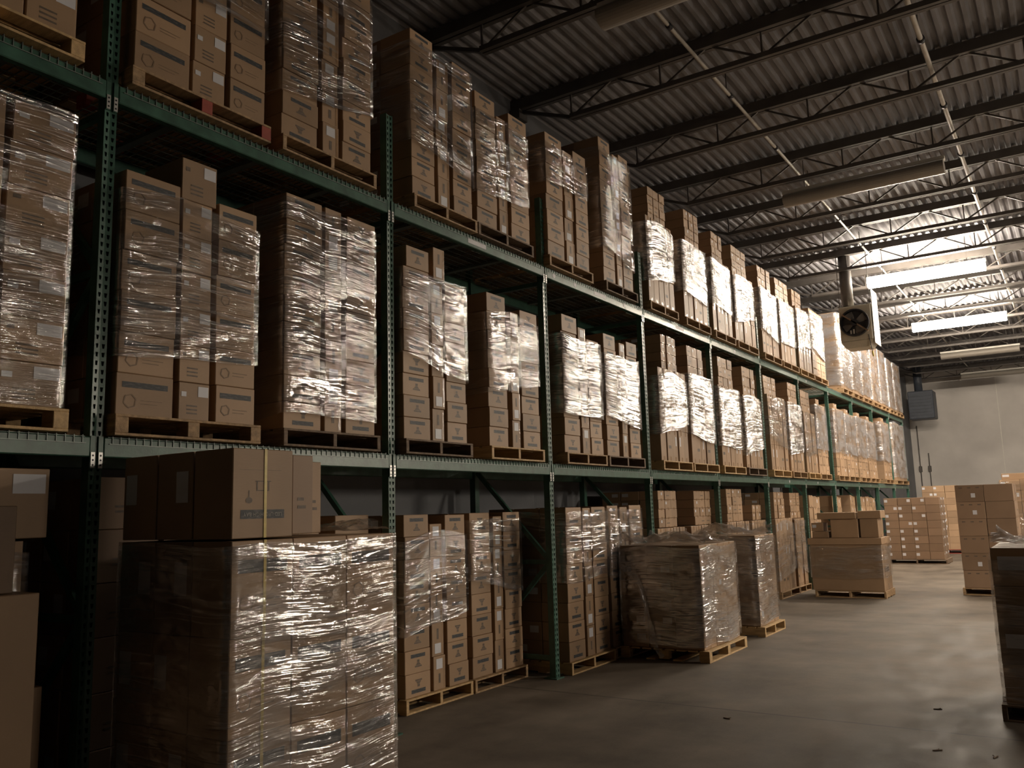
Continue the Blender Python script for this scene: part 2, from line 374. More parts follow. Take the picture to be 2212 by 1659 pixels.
# ------------------------------------------------------------------ strip lights
def strip_light(x0, y, z, lit, label, group, hood=False):
    L = 2.36
    t = thing('strip_light', label, 'light fixture', (x0, y, z), group=group)
    b = MB(); b.cbox(0, L, -0.05, 0.05, 0.072, 0.13, 0.006); b.build('housing', MT['housing'], t)
    b = MB(); n = 12; w, h = 0.14, 0.10; P = []
    for k in range(2*n):
        a = math.pi + math.pi*k/n; P.append((w*math.cos(a), h*math.sin(a)-0.03))
    for (ya, za), (yb, zb) in zip(P, P[1:]+P[:1]): b.poly([(0.02, ya, za), (L-0.02, ya, za), (L-0.02, yb, zb), (0.02, yb, zb)])
    b.poly([(0.02, q, r) for q, r in P][::-1]); b.poly([(L-0.02, q, r) for q, r in P])
    o = b.build('lens', MT[('lens_off', 'lens_on', 'lens_next')[lit]], t)
    if lit: o['label'] = 'glowing white lens'
    if hood:  # hood of the added low lamps, keeps their light off the ceiling
        b = MB(); b.poly([(0,-0.2,-0.04),(L,-0.2,-0.04),(L,-0.05,0.085),(0,-0.05,0.085)]); b.poly([(0,0.05,0.085),(L,0.05,0.085),(L,0.2,-0.04),(0,0.2,-0.04)])
        b.poly([(0,-0.05,0.085),(L,-0.05,0.085),(L,0.05,0.085),(0,0.05,0.085)]); b.build('reflector', MT['housing'], t)
    for hx in (0.35, L-0.35):
        b = MB(); b.bar((hx, 0, 0.125), (hx, 0, ZC+0.02-z), 0.012, 0.012); b.build('hanger', MT['steel'], t)
for y, lit, lab in ((7.1, 0, 'unlit strip light hanging nearest the camera under the roof'), (13.45, 0, 'unlit strip light hanging between the camera and the heater'),
                    (19.95, 1, 'brightly lit strip light hanging beside the heater'), (26.1, 1, 'lit strip light hanging farther back past the heater'),
                    (32, 0, 'unlit strip light just beyond the farther lit one'), (38, 0, 'unlit strip light hanging closest to the far end wall')):
    strip_light(1.15, y, 6.55, lit, lab, 'strip lights over the aisle')
for y, lit, lab in ((20, 2, 'lit strip light over the next aisle, level with the heater'), (26, 2, 'lit strip light over the next aisle, far past the heater')):
    strip_light(8.2, y, 6.55, lit, lab, 'strip lights over the next aisle')
strip_light(8.5, 13.0, 3.4, 2, 'lit strip light with a reflector hung low over the next aisle', 'strip lights over the next aisle', hood=True)  # added lamp out of view, put in to brighten the lower cartons
strip_light(12.5, 7.6, 3.4, 2, 'lit strip light with a reflector hung low two aisles over', 'strip lights over the next aisle', hood=True)  # second added lamp out of view, lights fronts the big stack would shade

# ------------------------------------------------------------------ pallet rack
U1, BAY = 2.739, 2.52
UY = [U1+(i-1)*BAY for i in range(0, 13)]      # upright 0 stands outside the frame
Z1, Z2, RD = 2.13, 4.29, 1.04                   # beam centres, rack depth
PW, PH = 0.076, 5.14
def post_mesh():
    b = MB(); pitch = 0.0508; n = int(PH/pitch); hw = PW/2
    for k in range(n):
        z0 = k*pitch; z1 = z0+pitch
        for sgn in (-1, 1):
            ya, yb = (-hw, 0) if sgn < 0 else (0, hw)
            xs = lambda y: 0.0 - 0.006*(1-abs(y)/hw)          # shallow groove down the middle
            c = (ya+yb)/2; zt, zb, wt, wb = z1-0.012, z0+0.012, 0.009, 0.005
            o = [(xs(ya), ya, z0), (xs(yb), yb, z0), (xs(yb), yb, z1), (xs(ya), ya, z1)]
            h = [(xs(c-wb), c-wb, zb), (xs(c+wb), c+wb, zb), (xs(c+wt), c+wt, zt), (xs(c-wt), c-wt, zt)]
            for q in range(4): b.poly([o[q], o[(q+1) % 4], h[(q+1) % 4], h[q]])
    for y in (-hw, hw): b.box(-0.07, 0.0, y-0.001, y+0.001, 0, PH)
    b.box(-0.072, -0.070, -hw, hw, 0, PH)
    return b.mesh('post', MT['green'])
POST = post_mesh()
b = MB(); b.box(-0.12, 0.03, -0.075, 0.075, 0, 0.012); FOOT = b.mesh('foot_plate', MT['green'])
b = MB()
zz = 0.2; flip = 0
b.bar((-0.07, 0, 0.2), (-RD+0.07, 0, 0.2), 0.035, 0.045)
while zz+1.0 < PH:
    b.bar((-0.07, 0, zz if flip else zz+0.95), (-RD+0.07, 0, zz+0.95 if flip else zz), 0.035, 0.045)
    b.bar((-0.07, 0, zz+0.97), (-RD+0.07, 0, zz+0.97), 0.035, 0.045); zz += 1.0; flip ^= 1
BRACE = b.mesh('bracing', MT['green'])
for i, y in enumerate(UY):
    lab = 'green perforated rack upright, %s along the row from the camera end' % ORD[i+1]
    if i == 1: lab = 'green perforated rack upright beside the tall wrapped stack nearest the camera'
    t = thing('rack_upright', lab, 'rack upright', (0, y, 0), group='rack uprights')
    link('post', POST, t); link('post', POST, t, (-RD, 0, 0), (0, 0, math.pi)); link('bracing', BRACE, t)
    link('foot_plate', FOOT, t); link('foot_plate', FOOT, t, (-RD, 0, 0), (0, 0, math.pi))
BL = BAY-PW-0.004
b = MB(); b.cbox(-0.045, 0.012, 0, BL, -0.057, 0.057, 0.006); BEAM = b.mesh('rail', MT['green'])
def conn_mesh(s):
    b = MB(); b.box(0.004, 0.0085, -0.03, -0.002, -0.125, 0.062) if s < 0 else b.box(0.004, 0.0085, 0.002, 0.03, -0.125, 0.062)
    return b.mesh('connector', MT['green'])
CONN = {-1: conn_mesh(-1), 1: conn_mesh(1)}
def clip_mesh():
    b = MB(); b.box(0, 0.004, -0.012, 0.012, -0.045, 0.045)
    for z in (-0.028, 0, 0.026): b.tube((0.004, 0, z), (0.0055, 0, z), 0.006, 8, 1)
    return b.mesh('locking_clip', [MT['zinc'], MT['black']])
CLIP = clip_mesh()
b = MB()
for k in range(48):
    y = 0.05+k*(BL-0.1)/47
    b.box(-RD, 0.017, y-0.0025, y+0.0025, 0.062, 0.067); b.box(0.013, 0.018, y-0.0025, y+0.0025, 0.02, 0.067)
for k in range(12):
    x = 0.0-k*RD/11.5; b.box(x-0.003, x+0.003, 0.03, BL-0.03, 0.057, 0.062)
b.box(0.013, 0.018, 0.03, BL-0.03, 0.018, 0.023)
WIRES = b.mesh('wire_grid', MT['wire'])
b = MB(); b.box(-RD+0.02, -0.05, -0.03, 0.03, 0.03, 0.057)
CHAN = b.mesh('support_channel', MT['wire'])
b = MB(); b.box(0.0125, 0.014, 0, 0.30, -0.026, 0.026); PLATE = b.mesh('paper_tag', MT['paper'])
b = MB(); b.tube((0.0125, 0, 0), (0.014, 0, 0), 0.032, 10); DOT = b.mesh('sticker', MT['paper'])
stick = {(2, 2): [(PLATE, 1.06)], (2, 3): [(DOT, 0.63), (DOT, 0.15), (PLATE, 1.10), (DOT, 1.92)], (2, 4): [(PLATE, 1.08)], (2, 5): [(DOT, 1.1)], (2, 7): [(DOT, 0.6)],
         (1, 7): [(DOT, 0.9)], (1, 6): [(DOT, 1.3)], (1, 9): [(DOT, 1.4)], (1, 11): [(DOT, 1.2)]}
for bay in range(12):
    y0 = UY[bay]+PW/2+0.002
    for lev, z in ((1, Z1), (2, Z2)):
        w = 'upper' if lev == 2 else 'lower'; wh = 'in the %s rack bay' % ORD[bay+1]
        for fr in (1, 0):
            t = thing('load_beam', 'green %s %s beam %s from the camera end' % ('front' if fr else 'rear', w, wh), 'rack beam',
                      (0, y0, z) if fr else (-RD-0.002, y0+BL, z), (0, 0, 0 if fr else math.pi), 'front rack beams' if fr else 'rear rack beams')
            link('rail', BEAM, t)
            if fr:
                for sg, yy in ((-1, 0), (1, BL)):
                    k = link('connector', CONN[sg], t, (0, yy, 0))
                    link('locking_clip', CLIP, k, (0.0085, 0.017*sg, -0.075))['label'] = 'bright metal locking clip'
                for me, yy in stick.get((lev, bay), []):
                    link('paper_tag' if me is PLATE else 'sticker', me, t, (0, yy, 0))['label'] = 'white tag on the beam'
        t = thing('wire_deck', 'wire mesh deck on the %s beams %s from the camera end' % (w, wh), 'wire deck', (0, y0, z-0.001), group='wire mesh shelf decks')
        link('wire_grid', WIRES, t); [link('support_channel', CHAN, t, (0, q, 0)) for q in (0.5, 1.22, 1.94)]
D1, D2 = Z1+0.067, Z2+0.067

# ------------------------------------------------------------------ wooden pallets
def pallet(x0, x1, y0, y1, z, label, mat='wood', block=False, along='x', H=0.125, group='wooden pallets', smat=None):
    smat = smat or mat
    """stringers run along x (seen end-on from the aisle) or along y"""
    t = thing('wooden_pallet', label, 'pallet', ((x0+x1)/2, (y0+y1)/2, z), group=group)
    a, c = (x1-x0)/2, (y1-y0)/2
    if along == 'y': a, c = c, a; t.rotation_euler = (0, 0, math.pi/2)
    bt = 0.016; n = 8; w = 2*a/(n+0.0)*0.82
    b = MB()
    for k in range(n):
        xc = -a+w/2+(2*a-w)*k/(n-1); b.cbox(xc-w/2, xc+w/2, -c, c, H-bt, H, 0.002)
    b.build('top_deck', MT[mat], t)
    b = MB()
    for k in range(4):
        xc = -a+w/2+(2*a-w)*k/3; b.cbox(xc-w/2, xc+w/2, -c, c, 0, bt, 0.002)
    b.build('bottom_deck', MT[mat], t)
    sw = 0.085 if block else 0.038
    for k, yc in enumerate((-c+sw/2, 0, c-sw/2)):
        b = MB()
        if block:
            for xc in (-a+0.06, 0, a-0.06):
                b = MB(); b.cbox(xc-0.06, xc+0.06, yc-sw/2, yc+sw/2, bt, H-bt, 0.003); b.build('block', MT[smat if xc == 0 or yc > -c/2 else mat], t)
            continue
        else: b.cbox(-a, a, yc-sw/2, yc+sw/2, bt, H-bt, 0.003)
        b.build('stringer', MT[smat], t)
    return t

# ------------------------------------------------------------------ cartons: list first, then build
BOX = []   # dict per carton
def add(x0, x1, y0, y1, z0, z1, st, label, load, side='x', j=1.0, mat=None, rz=None):
    g = 0.003
    BOX.append(dict(c=[(x0+x1)/2+rnd.uniform(-.006, .006)*j, (y0+y1)/2+rnd.uniform(-.003, .003)*j, z0], s=[x1-x0-2*g, y1-y0-2*g, z1-z0-0.002],
                    rz=(rnd.uniform(-.012, .012)*j if rz is None else rz), st=st, label=label, load=load, side=side, mat=mat))
KIND = {'w': 'lamp-print carton', 'b': 'band-print carton', 'n': 'narrow carton', 'l': 'labelled carton', 'p': 'plain carton', 't': 'upright plain carton', 's': 'small plain carton', 'g': 'strapped carton', 'x': 'plain carton'}
def colword(k, n):
    if n == 1: return 'single column'
    if n == 2: return ('near column', 'far column')[k]
    if n == 3: return ('near column', 'middle column', 'far column')[k]
    return ORD[k+1]+' column'
DEEP = ['', ', second deep', ', third deep', ', fourth deep']
def block(cols, z0, xf, depth, nl, phrase, load, tier='', shift=0.0, mat=None, sidelab=False):
    n = len(cols); dl = depth/nl
    for k, (y0, y1, zt, nr, st) in enumerate(cols):
        h = (zt-z0)/nr; off = rnd.uniform(-.012, .004); lean = rnd.uniform(-.004, .004)
        brk = rnd.randint(1, max(1, nr-2)); bo = rnd.uniform(-.012, .012)
        for r in range(nr):
            for l in range(nl):
                if l > 0 and 0 < k < n-1 and r < nr-1: continue
                if nl > 2 and l == nl-1 and r < nr-1 and False: continue
                dy = (bo if r >= brk else 0)+lean*r/3 + rnd.uniform(-.004, .004)
                # keep clear of the neighbours
                lo = cols[k-1][1] if k > 0 else y0-0.03; hi = cols[k+1][0] if k < n-1 else y1+0.03
                gap = min(y0-lo, hi-y1); dy = max(-gap*0.45, min(gap*0.45, dy))
                st2 = st if l == 0 else ('p' if not sidelab else 'q')
                kd = KIND.get(st2, 'plain carton')
                lab = '%s, %s%s, %s row up%s, %s' % (kd, tier, colword(k, n), ORD[r+1], DEEP[min(l, 3)], phrase)
                add(xf-dl*(l+1)+off, xf-dl*l+off, y0+dy, y1+dy, z0+r*h, z0+(r+1)*h, st2 if l == 0 else ('q' if k == 0 else 'p'), lab, load, mat=mat)
def mixed(y0, y1, z0, zm, ty0, ty1, zt, ntop, xf, depth, phrase, load, nb=3, nc=5, tc=3):
    w = (y1-y0)/nc
    block([(y0+w*k+0.004, y0+w*(k+1)-0.004, zm+rnd.uniform(-.01, .0), nb, 't') for k in range(nc)], z0, xf, depth, 3, phrase, load)
    if ty1 > ty0:
        w = (ty1-ty0)/tc
        block([(ty0+w*k+0.002, ty0+w*(k+1)-0.002, zt, ntop, 's') for k in range(tc)], zm+0.001, xf-0.06, depth-0.15, 3, phrase, load, 'top ')
FILMS = []
def film(load, y0, y1, xf, xb, z0, z1, kind='film', amp=0.012, cap=False, label='', sides=2, rag=0.03):
    FILMS.append((load, y0, y1, xf, xb, z0, z1, kind, amp, cap, label, sides, rag))

# upper shelf loads ---------------------------------------------------------
XF, DP = 0.05, 1.08
def shelf_load(idx, shelf, cols, z0, xf=XF, wood='wood', block_p=False, films=(), mix=None, depth=DP, py=None, smat=None):
    ph = '%s load along the %s' % (ORD[idx], {'U': 'upper shelf', 'L': 'lower shelf', 'F': 'rack floor'}[shelf]); ld = shelf+str(idx)
    if mix: mixed(*mix[:2], z0, *mix[2:7], xf, depth, ph, ld, *mix[7:]); ya, yb = mix[0], mix[1]
    else: block(cols, z0, xf, depth, 3, ph, ld); ya, yb = cols[0][0], cols[-1][1]
    if py: ya, yb = py
    else: ya, yb = ya-0.02, yb+0.03
    zp = z0-0.125-0.001
    pallet(xf-depth-0.02, xf+0.03, ya, yb, zp, 'wooden pallet under the '+ph, wood, block_p, group='pallets under the rack loads', smat=smat)
    fa = mix[0] if mix else cols[0][0]; fb = mix[1] if mix else cols[-1][1]
    for q in films:
        film(ld, fa, fb, xf, xf-depth, q[0], q[1], q[2] if len(q) > 2 else 'film', label='clear stretch film wound around the '+ph)
zU, zL, zF = D2+0.126, D1+0.126, 0.126
zU = 4.357+0.127; zL = 2.197+0.127
shelf_load(1, 'U', [(1.5,1.84,6.0,5,'l'),(1.86,2.18,6.0,5,'l'),(2.2,2.49,6.0,5,'l')], zU, wood='wood_light', block_p=True)
shelf_load(2, 'U', [(2.84,3.24,6.0,6,'b'),(3.27,3.53,6.0,6,'l'),(3.56,3.87,6.0,6,'b')], zU, smat='wood_red', block_p=True, films=[(5.15, 5.98)])
shelf_load(3, 'U', [(4.03,4.39,6.1,9,'w'),(4.43,4.61,6.05,6,'n'),(4.65,4.98,6.1,9,'w')], zU, films=[(4.9, 6.08)])
shelf_load(4, 'U', [(5.51,5.84,6.06,9,'w'),(5.88,6.06,5.93,5,'n'),(6.10,6.40,6.0,9,'w')], zU, films=[(4.9, 5.98)])
shelf_load(5, 'U', [(6.47,6.82,5.87,8,'w'),(6.86,7.02,5.74,5,'n'),(7.07,7.42,5.86,8,'w')], zU, wood='wood_dark', films=[(4.85, 5.72)])
shelf_load(6, 'U', [(7.80,8.17,5.93,8,'w'),(8.22,8.42,5.86,5,'n'),(8.45,8.76,5.93,8,'w')], zU, films=[(5.35, 5.85)])
shelf_load(7, 'U', [(9.15,9.47,6.38,10,'w'),(9.52,9.68,6.26,6,'n'),(9.72,10.0,6.33,10,'w')], zU, wood='wood_dark', films=[(4.85, 6.25)])
H_, FH = 'film_far', 'film_heavy'
shelf_load(8, 'U', None, zU, mix=(10.45,11.37,5.72,10.72,11.3,6.22,4), films=[(4.85,5.7,H_)])
shelf_load(9, 'U', None, zU, mix=(11.72,12.68,5.70,12.08,12.64,6.28,4), films=[(4.85,5.7,H_)])
shelf_load(10, 'U', None, zU, mix=(12.94,13.84,5.72,13.2,13.7,6.22,4), films=[(4.9,5.7,H_)])
shelf_load(11, 'U', None, zU, mix=(14.02,15.08,5.72,14.2,14.98,6.24,4), films=[(4.9,5.72,H_)])
shelf_load(12, 'U', None, zU, mix=(15.5,16.52,5.75,15.68,16.42,6.22,4), films=[(4.85,5.75,H_)])
shelf_load(13, 'U', None, zU, mix=(16.68,17.74,5.75,16.8,17.66,6.22,4), films=[(4.85,5.75,H_)])
shelf_load(14, 'U', None, zU, mix=(17.94,18.98,5.85,17.98,18.66,6.22,3), films=[(5.0,5.85,H_)], wood='wood_light')
shelf_load(15, 'U', [(19.06,19.4,6.0,9,'p'),(19.42,19.8,6.0,9,'p'),(19.82,20.2,6.0,9,'p')], zU, films=[(5.0,5.95,H_)])
far_u = [(16, 21.75, 22.8, 6.4), (17, 22.98, 24.05, 6.4), (18, 24.2, 25.3, 6.4), (19, 25.5, 26.6, 6.15), (20, 26.75, 27.8, 6.2), (21, 28.05, 29.1, 6.1), (22, 29.2, 30.35, 6.1)]
for i, a, c, zt in far_u:
    w = (c-a)/3; shelf_load(i, 'U', [(a+w*k+0.003, a+w*(k+1)-0.003, zt, 9, 'p') for k in range(3)], zU, films=[(4.55, zt+0.01, 'film_silver')])
# lower shelf loads
shelf_load(1, 'L', [(1.4,1.74,4.0,7,'l'),(1.76,2.12,4.0,7,'l'),(2.15,2.5,4.0,7,'l')], zL, block_p=True, films=[(2.36, 4.05)], wood='wood_light')
shelf_load(2, 'L', [(2.82,3.20,3.82,6,'b'),(3.23,3.46,3.75,6,'l'),(3.50,3.82,3.80,6,'b')], zL, block_p=True, films=[(2.72, 3.74)])
add(0.05-0.42, 0.05, 3.21, 3.48, 3.752, 4.03, 'l', 'single labelled carton sitting on top of the second load along the lower shelf', 'L2')
shelf_load(3, 'L', [(4.07,4.43,4.06,9,'w'),(4.47,4.65,4.06,5,'n'),(4.68,5.01,4.05,9,'w')], zL, wood='wood_dark', films=[(2.42, 4.03, FH)])
shelf_load(4, 'L', [(5.37,5.72,3.81,8,'w'),(5.75,5.92,3.75,5,'n'),(5.95,6.25,3.78,8,'w')], zL, wood='wood_dark', films=[(2.95, 3.8)])
add(-0.35, 0.05, 5.41, 5.72, 3.812, 4.0, 'w', 'loose lamp-print carton lying on top of the fourth load along the lower shelf', 'L4')
add(-0.35, 0.03, 5.80, 5.97, 3.784, 4.08, 'n', 'narrow carton standing upright on top of the fourth load along the lower shelf', 'L4', j=0)
shelf_load(5, 'L', [(6.6,6.93,3.83,8,'w'),(7.0,7.15,3.70,5,'n'),(7.18,7.51,3.75,8,'w')], zL, wood='wood_light', films=[(2.9, 3.7)])
shelf_load(6, 'L', [(8.03,8.38,3.87,8,'w'),(8.42,8.60,3.78,5,'n'),(8.63,8.92,3.67,7,'w')], zL, films=[(2.75, 3.66, H_)])
shelf_load(7, 'L', [(9.02,9.34,3.81,8,'w'),(9.43,9.58,3.75,5,'n'),(9.67,9.97,3.80,8,'w')], zL, wood='wood_dark', films=[(2.75, 3.6, H_)])
shelf_load(8, 'L', None, zL, mix=(10.6,11.58,3.6,10.92,11.45,4.11,4), films=[(2.78,3.58,H_)], wood='wood_light')
shelf_load(9, 'L', None, zL, mix=(11.68,12.66,3.63,11.86,12.5,4.09,3), films=[(2.68,3.66,H_)], wood='wood_light')
shelf_load(10, 'L', None, zL, mix=(12.93,13.92,3.61,13.14,13.82,4.1,3), films=[(2.62,3.6,H_)], wood='wood_light')
shelf_load(11, 'L', None, zL, mix=(14.12,15.06,3.57,14.34,15.0,4.09,3), films=[(2.62,3.6,H_)], wood='wood_dark')
shelf_load(12, 'L', None, zL, mix=(15.52,16.6,3.72,15.54,16.3,4.08,3), films=[(2.8,3.7)], wood='wood_light')
shelf_load(13, 'L', None, zL, mix=(16.78,17.76,3.7,17.12,17.76,4.12,3), films=[(2.7,3.72,H_)])
shelf_load(14, 'L', None, zL, mix=(17.95,18.82,3.6,18.0,18.76,4.06,3), films=[(2.7,3.6)], wood='wood_light')
far_l = [(15, 18.92, 19.8, 3.85), (16, 20.55, 21.55, 3.9), (17, 21.65, 22.75, 3.86), (18, 22.98, 24.05, 3.88), (19, 24.2, 25.3, 3.88), (20, 26.3, 27.5, 4.0)]
for i, a, c, zt in far_l:
    w = (c-a)/3; shelf_load(i, 'L', [(a+w*k+0.003, a+w*(k+1)-0.003, zt, 8, 'p') for k in range(3)], zL, films=[(2.85, zt, 'film_silver')])
    add(-0.5, 0.0, a+w, a+2*w-0.01, zt+0.002, zt+0.13, 's', 'single small carton on top of the %s load along the lower shelf' % ORD[i], 'L%d' % i)
shelf_load(21, 'L', [(28.05,28.72,4.08,8,'p'),(28.74,29.4,4.12,8,'p'),(29.42,30.1,4.08,8,'p')], zL, films=[(2.4, 4.12, 'tan_film')])
# floor loads under the rack
shelf_load(1, 'F', [(2.84,3.25,1.97,6,'x'),(3.27,3.62,1.95,6,'x'),(3.64,3.98,1.95,6,'x')], zF, xf=-0.12, depth=0.9)
shelf_load(2, 'F', [(4.2,4.58,1.69,6,'x'),(4.74,5.12,1.71,6,'x')], zF, xf=-0.12, depth=0.9)
shelf_load(3, 'F', [(5.83,6.18,1.70,8,'w'),(6.22,6.40,1.61,5,'n'),(6.44,6.75,1.69,8,'w')], zF, xf=-0.37, depth=0.8, wood='wood_light', films=[(0.72, 1.55)])
shelf_load(4, 'F', [(6.82,7.16,1.70,8,'w'),(7.19,7.35,1.66,5,'n'),(7.38,7.70,1.70,8,'w')], zF, xf=-0.36, depth=0.8, films=[(0.95, 1.66)])
shelf_load(5, 'F', [(7.99,8.34,1.73,8,'w'),(8.39,8.57,1.72,5,'n'),(8.61,8.95,1.73,8,'w')], zF, xf=0.03, depth=1.0, wood='wood_light', films=[(0.95, 1.70, FH)])
shelf_load(6, 'F', [(9.07,9.35,1.74,8,'w'),(9.38,9.58,1.72,5,'n'),(9.61,9.95,1.74,8,'w')], zF, xf=0.0, depth=1.0, films=[(0.9, 1.72, FH)])
shelf_load(7, 'F', None, zF, mix=(10.55,11.5,1.43,10.76,11.4,1.93,4), xf=-0.05, depth=1.0, films=[(0.5, 1.42)])
shelf_load(8, 'F', None, zF, mix=(11.72,12.72,1.43,12.02,12.7,1.93,4), xf=-0.05, depth=1.0, films=[(0.5, 1.42)])
shelf_load(9, 'F', None, zF, mix=(13.27,14.3,1.44,13.46,14.2,1.97,4), xf=-0.05, depth=1.0, films=[(0.5, 1.43)])
shelf_load(10, 'F', None, zF, mix=(14.46,15.2,1.44,14.72,15.2,1.7,2), xf=-0.05, depth=1.0, films=[(0.5, 1.43, FH)])
shelf_load(11, 'F', None, zF, mix=(15.8,16.92,1.44,16.02,16.62,1.93,4), xf=-0.05, depth=1.0, films=[(0.4, 1.43)])
shelf_load(12, 'F', None, zF, mix=(17.0,17.78,1.42,17.06,17.72,1.92,4), xf=-0.05, depth=1.0, films=[(0.4, 1.41)])
for i, a, c, zt in ((13, 18.4, 19.3, 1.87), (14, 20.44, 21.35, 1.86), (15, 22.3, 22.82, 1.88), (16, 23.0, 24.0, 1.86), (17, 24.15, 25.3, 1.84)):
    w = (c-a)/3; shelf_load(i, 'F', [(a+w*k+0.003, a+w*(k+1)-0.003, zt-0.02*k, 7, 'p') for k in range(3)], zF, xf=-0.1, depth=0.95)

# stack at the very left edge of the row
ph = 'stack at the camera end of the rack floor'
block([(1.55,1.95,1.62,3,'x'),(1.97,2.38,1.62,3,'x')], zF, 0.0, 0.9, 2, ph, 'D')
pallet(-0.95, 0.03, 1.5, 2.42, 0, 'wooden pallet under the stack at the camera end of the rack floor', 'wood', group='pallets under the rack loads')
film('D', 1.55, 2.38, 0.0, -0.9, 1.0, 1.6, 'film', label='clear stretch film around the stack at the camera end of the rack floor')
add(-0.55, 0.0, 1.98, 2.49, 1.632, 2.0, 'l', 'labelled carton on top of the stack at the camera end of the rack floor', 'D', j=0.3)
add(0.03, 0.30, 1.75, 2.31, 0.0, 1.37, 'x', 'tall brown carton standing on the floor before the stack at the camera end', 'D', j=0.3)
add(0.04, 0.22, 1.7, 2.22, 1.372, 1.8, 'x', 'brown carton on the tall floor carton at the camera end', 'D', j=0.3)
add(-0.3, -0.02, 2.40, 2.52, 0.0, 0.86, 'x', 'thin brown carton leaning on the floor beside the first rack upright', 'D', j=0.3)

# stacks out on the aisle floor
def stack(x0, x1, y0, y1, zt, nr, nx, ny, ph, load, stx='b', sty='q', wood='wood', films=None, cap=True, along='x', filmz=(0.16, None), mat=None, pal=True):
    """cartons in a full grid, fronts towards +x (stx) and -y (sty)"""
    wx, wy, h = (x1-x0)/nx, (y1-y0)/ny, (zt-zF)/nr
    for r in range(nr):
        for i in range(nx):
            for k in range(ny):
                edge = i == nx-1 or k == 0 or r == nr-1 or i == 0 or k == ny-1
                if not edge: continue
                front = i == nx-1
                st = stx[min(k, len(stx)-1)] if front else (sty if k == 0 else 'p')
                pos = (', %s' % colword(k, ny) if front else ', near side, %s back' % ORD[nx-i]) if (front or k == 0) else ', inner column %s back %s across' % (ORD[nx-i], ORD[k+1])
                lab = '%s%s, %s row up, %s' % (KIND.get(st, 'brown carton'), pos, ORD[r+1], ph)
                add(x0+wx*i, x0+wx*(i+1), y0+wy*k, y0+wy*(k+1), zF+h*r+0.001, zF+h*(r+1), st, lab, load, side='b' if k == 0 and not front else 'x', j=0.5, mat=mat)
    if pal: pallet(x0-0.03, x1+0.06, y0-0.03, y1+0.05, 0, 'wooden pallet under the '+ph, wood, along == 'b', 'x' if along == 'b' else along, group='pallets on the aisle floor')
    if films: film(load, y0, y1, x1, x0, filmz[0], (filmz[1] or zt), films, 0.016, cap, 'clear stretch film around the '+ph, 4)
stack(0.06, 1.02, 2.88, 4.12, 1.59, 3, 3, 3, 'big wrapped stack nearest the camera', 'F1', stx='gbb', films='film_heavy', filmz=(0.15, 1.6))
for i, (xa, xb) in enumerate(((0.70, 1.02), (0.38, 0.69), (0.06, 0.37))):
    add(xa, xb, 2.88, 3.29, 1.60, 2.07, 'G' if i == 0 else 'q', ['carton with upside-down lettering and yellow strap on the big wrapped stack', 'labelled brown carton behind the strapped one atop the big wrapped stack', 'brown carton third back in the row atop the big wrapped stack'][i], 'F1', side='x' if i == 0 else 'b', j=0.2)
add(0.3, 1.0, 3.30, 3.46, 1.61, 2.05, 'x', 'slim carton beside the strapped carton on the big wrapped stack', 'F1', j=0.2)
add(0.3, 0.95, 3.47, 3.57, 1.61, 2.02, 'x', 'slimmest outer carton on the big wrapped stack', 'F1', j=0.2)
stack(-0.02+0.06, 1.03, 9.22, 10.4, 1.27, 6, 3, 3, 'wrapped stack at the fourth upright', 'G1', stx='ppp', films='film_bold', wood='wood_light', along='b')
stack(0.1, 1.0, 11.3, 12.12, 1.3, 5, 2, 2, 'narrow wrapped stack in the aisle', 'G2', stx='pp', films='film_bold', wood='wood_light')
# long crate with loose cartons on it
ph = 'long wrapped carton in the aisle'
add(0.36, 1.60, 16.42, 17.2, zF+0.001, 0.94, 'p', 'long low carton on its own pallet in the aisle past the wrapped stacks', 'G3', side='b', j=0.2)
add(0.33, 1.62, 16.40, 17.22, 0.941, 1.06, 'p', 'shallow lid tray on the long low carton in the aisle', 'G3', side='b', j=0.2)
add(0.74, 1.22, 16.5, 17.0, 1.062, 1.40, 'p', 'brown carton in the middle on the long low carton', 'G3', side='b', j=0.2)
add(0.52, 1.20, 16.46, 17.0, 1.402, 1.52, 'q', 'flat slab carton on top of the pile on the long low carton', 'G3', side='b', j=0.2)
add(0.40, 0.70, 16.5, 16.9, 1.062, 1.18, 'p', 'small brown carton lying at the rack end of the long low carton', 'G3', side='b', j=0.2)
add(0.38, 0.60, 16.55, 16.9, 1.182, 1.34, 'q', 'small labelled carton stacked at the rack end of the long low carton', 'G3', side='b', j=0.2)
add(1.25, 1.56, 16.52, 17.0, 1.062, 1.40, 'p', 'brown carton at the aisle end of the long low carton', 'G3', side='b', j=0.2)
add(1.23, 1.62, 16.5, 16.95, 1.402, 1.54, 'p', 'small flat carton capping the aisle end of the long low carton', 'G3', side='b', j=0.2)
pallet(0.4, 1.62, 16.4, 17.25, 0, 'wooden pallet under the long low carton in the aisle', 'wood', along='y', group='pallets on the aisle floor')
film('G3', 16.42, 17.2, 1.60, 0.36, 0.35, 0.93, 'film', 0.014, False, 'loose clear film around the long low carton in the aisle', 4)
stack(0.06, 1.46, 25.6, 26.6, 1.78, 8, 4, 2, 'white-labelled stack at the far end of the rack', 'G4', sty='Q', stx='ll', wood='wood_dark', along='y', mat='card_dark')
stack(0.35, 1.36, 30.6, 31.6, 2.15, 10, 3, 2, 'taller white-labelled stack behind the far one', 'G5', sty='Q', stx='ll', wood='wood_red', along='y')
stack(2.74, 3.66, 17.5, 18.5, 1.95, 6, 2, 2, 'tall dull stack across the aisle', 'G6', sty='Q2', stx='p', along='y', mat='card_dark')
stack(3.15, 4.35, 22.0, 23.1, 2.1, 8, 3, 2, 'farther stack behind the tall dull one', 'G7', sty='Q', stx='p', films='film', cap=False, along='y')
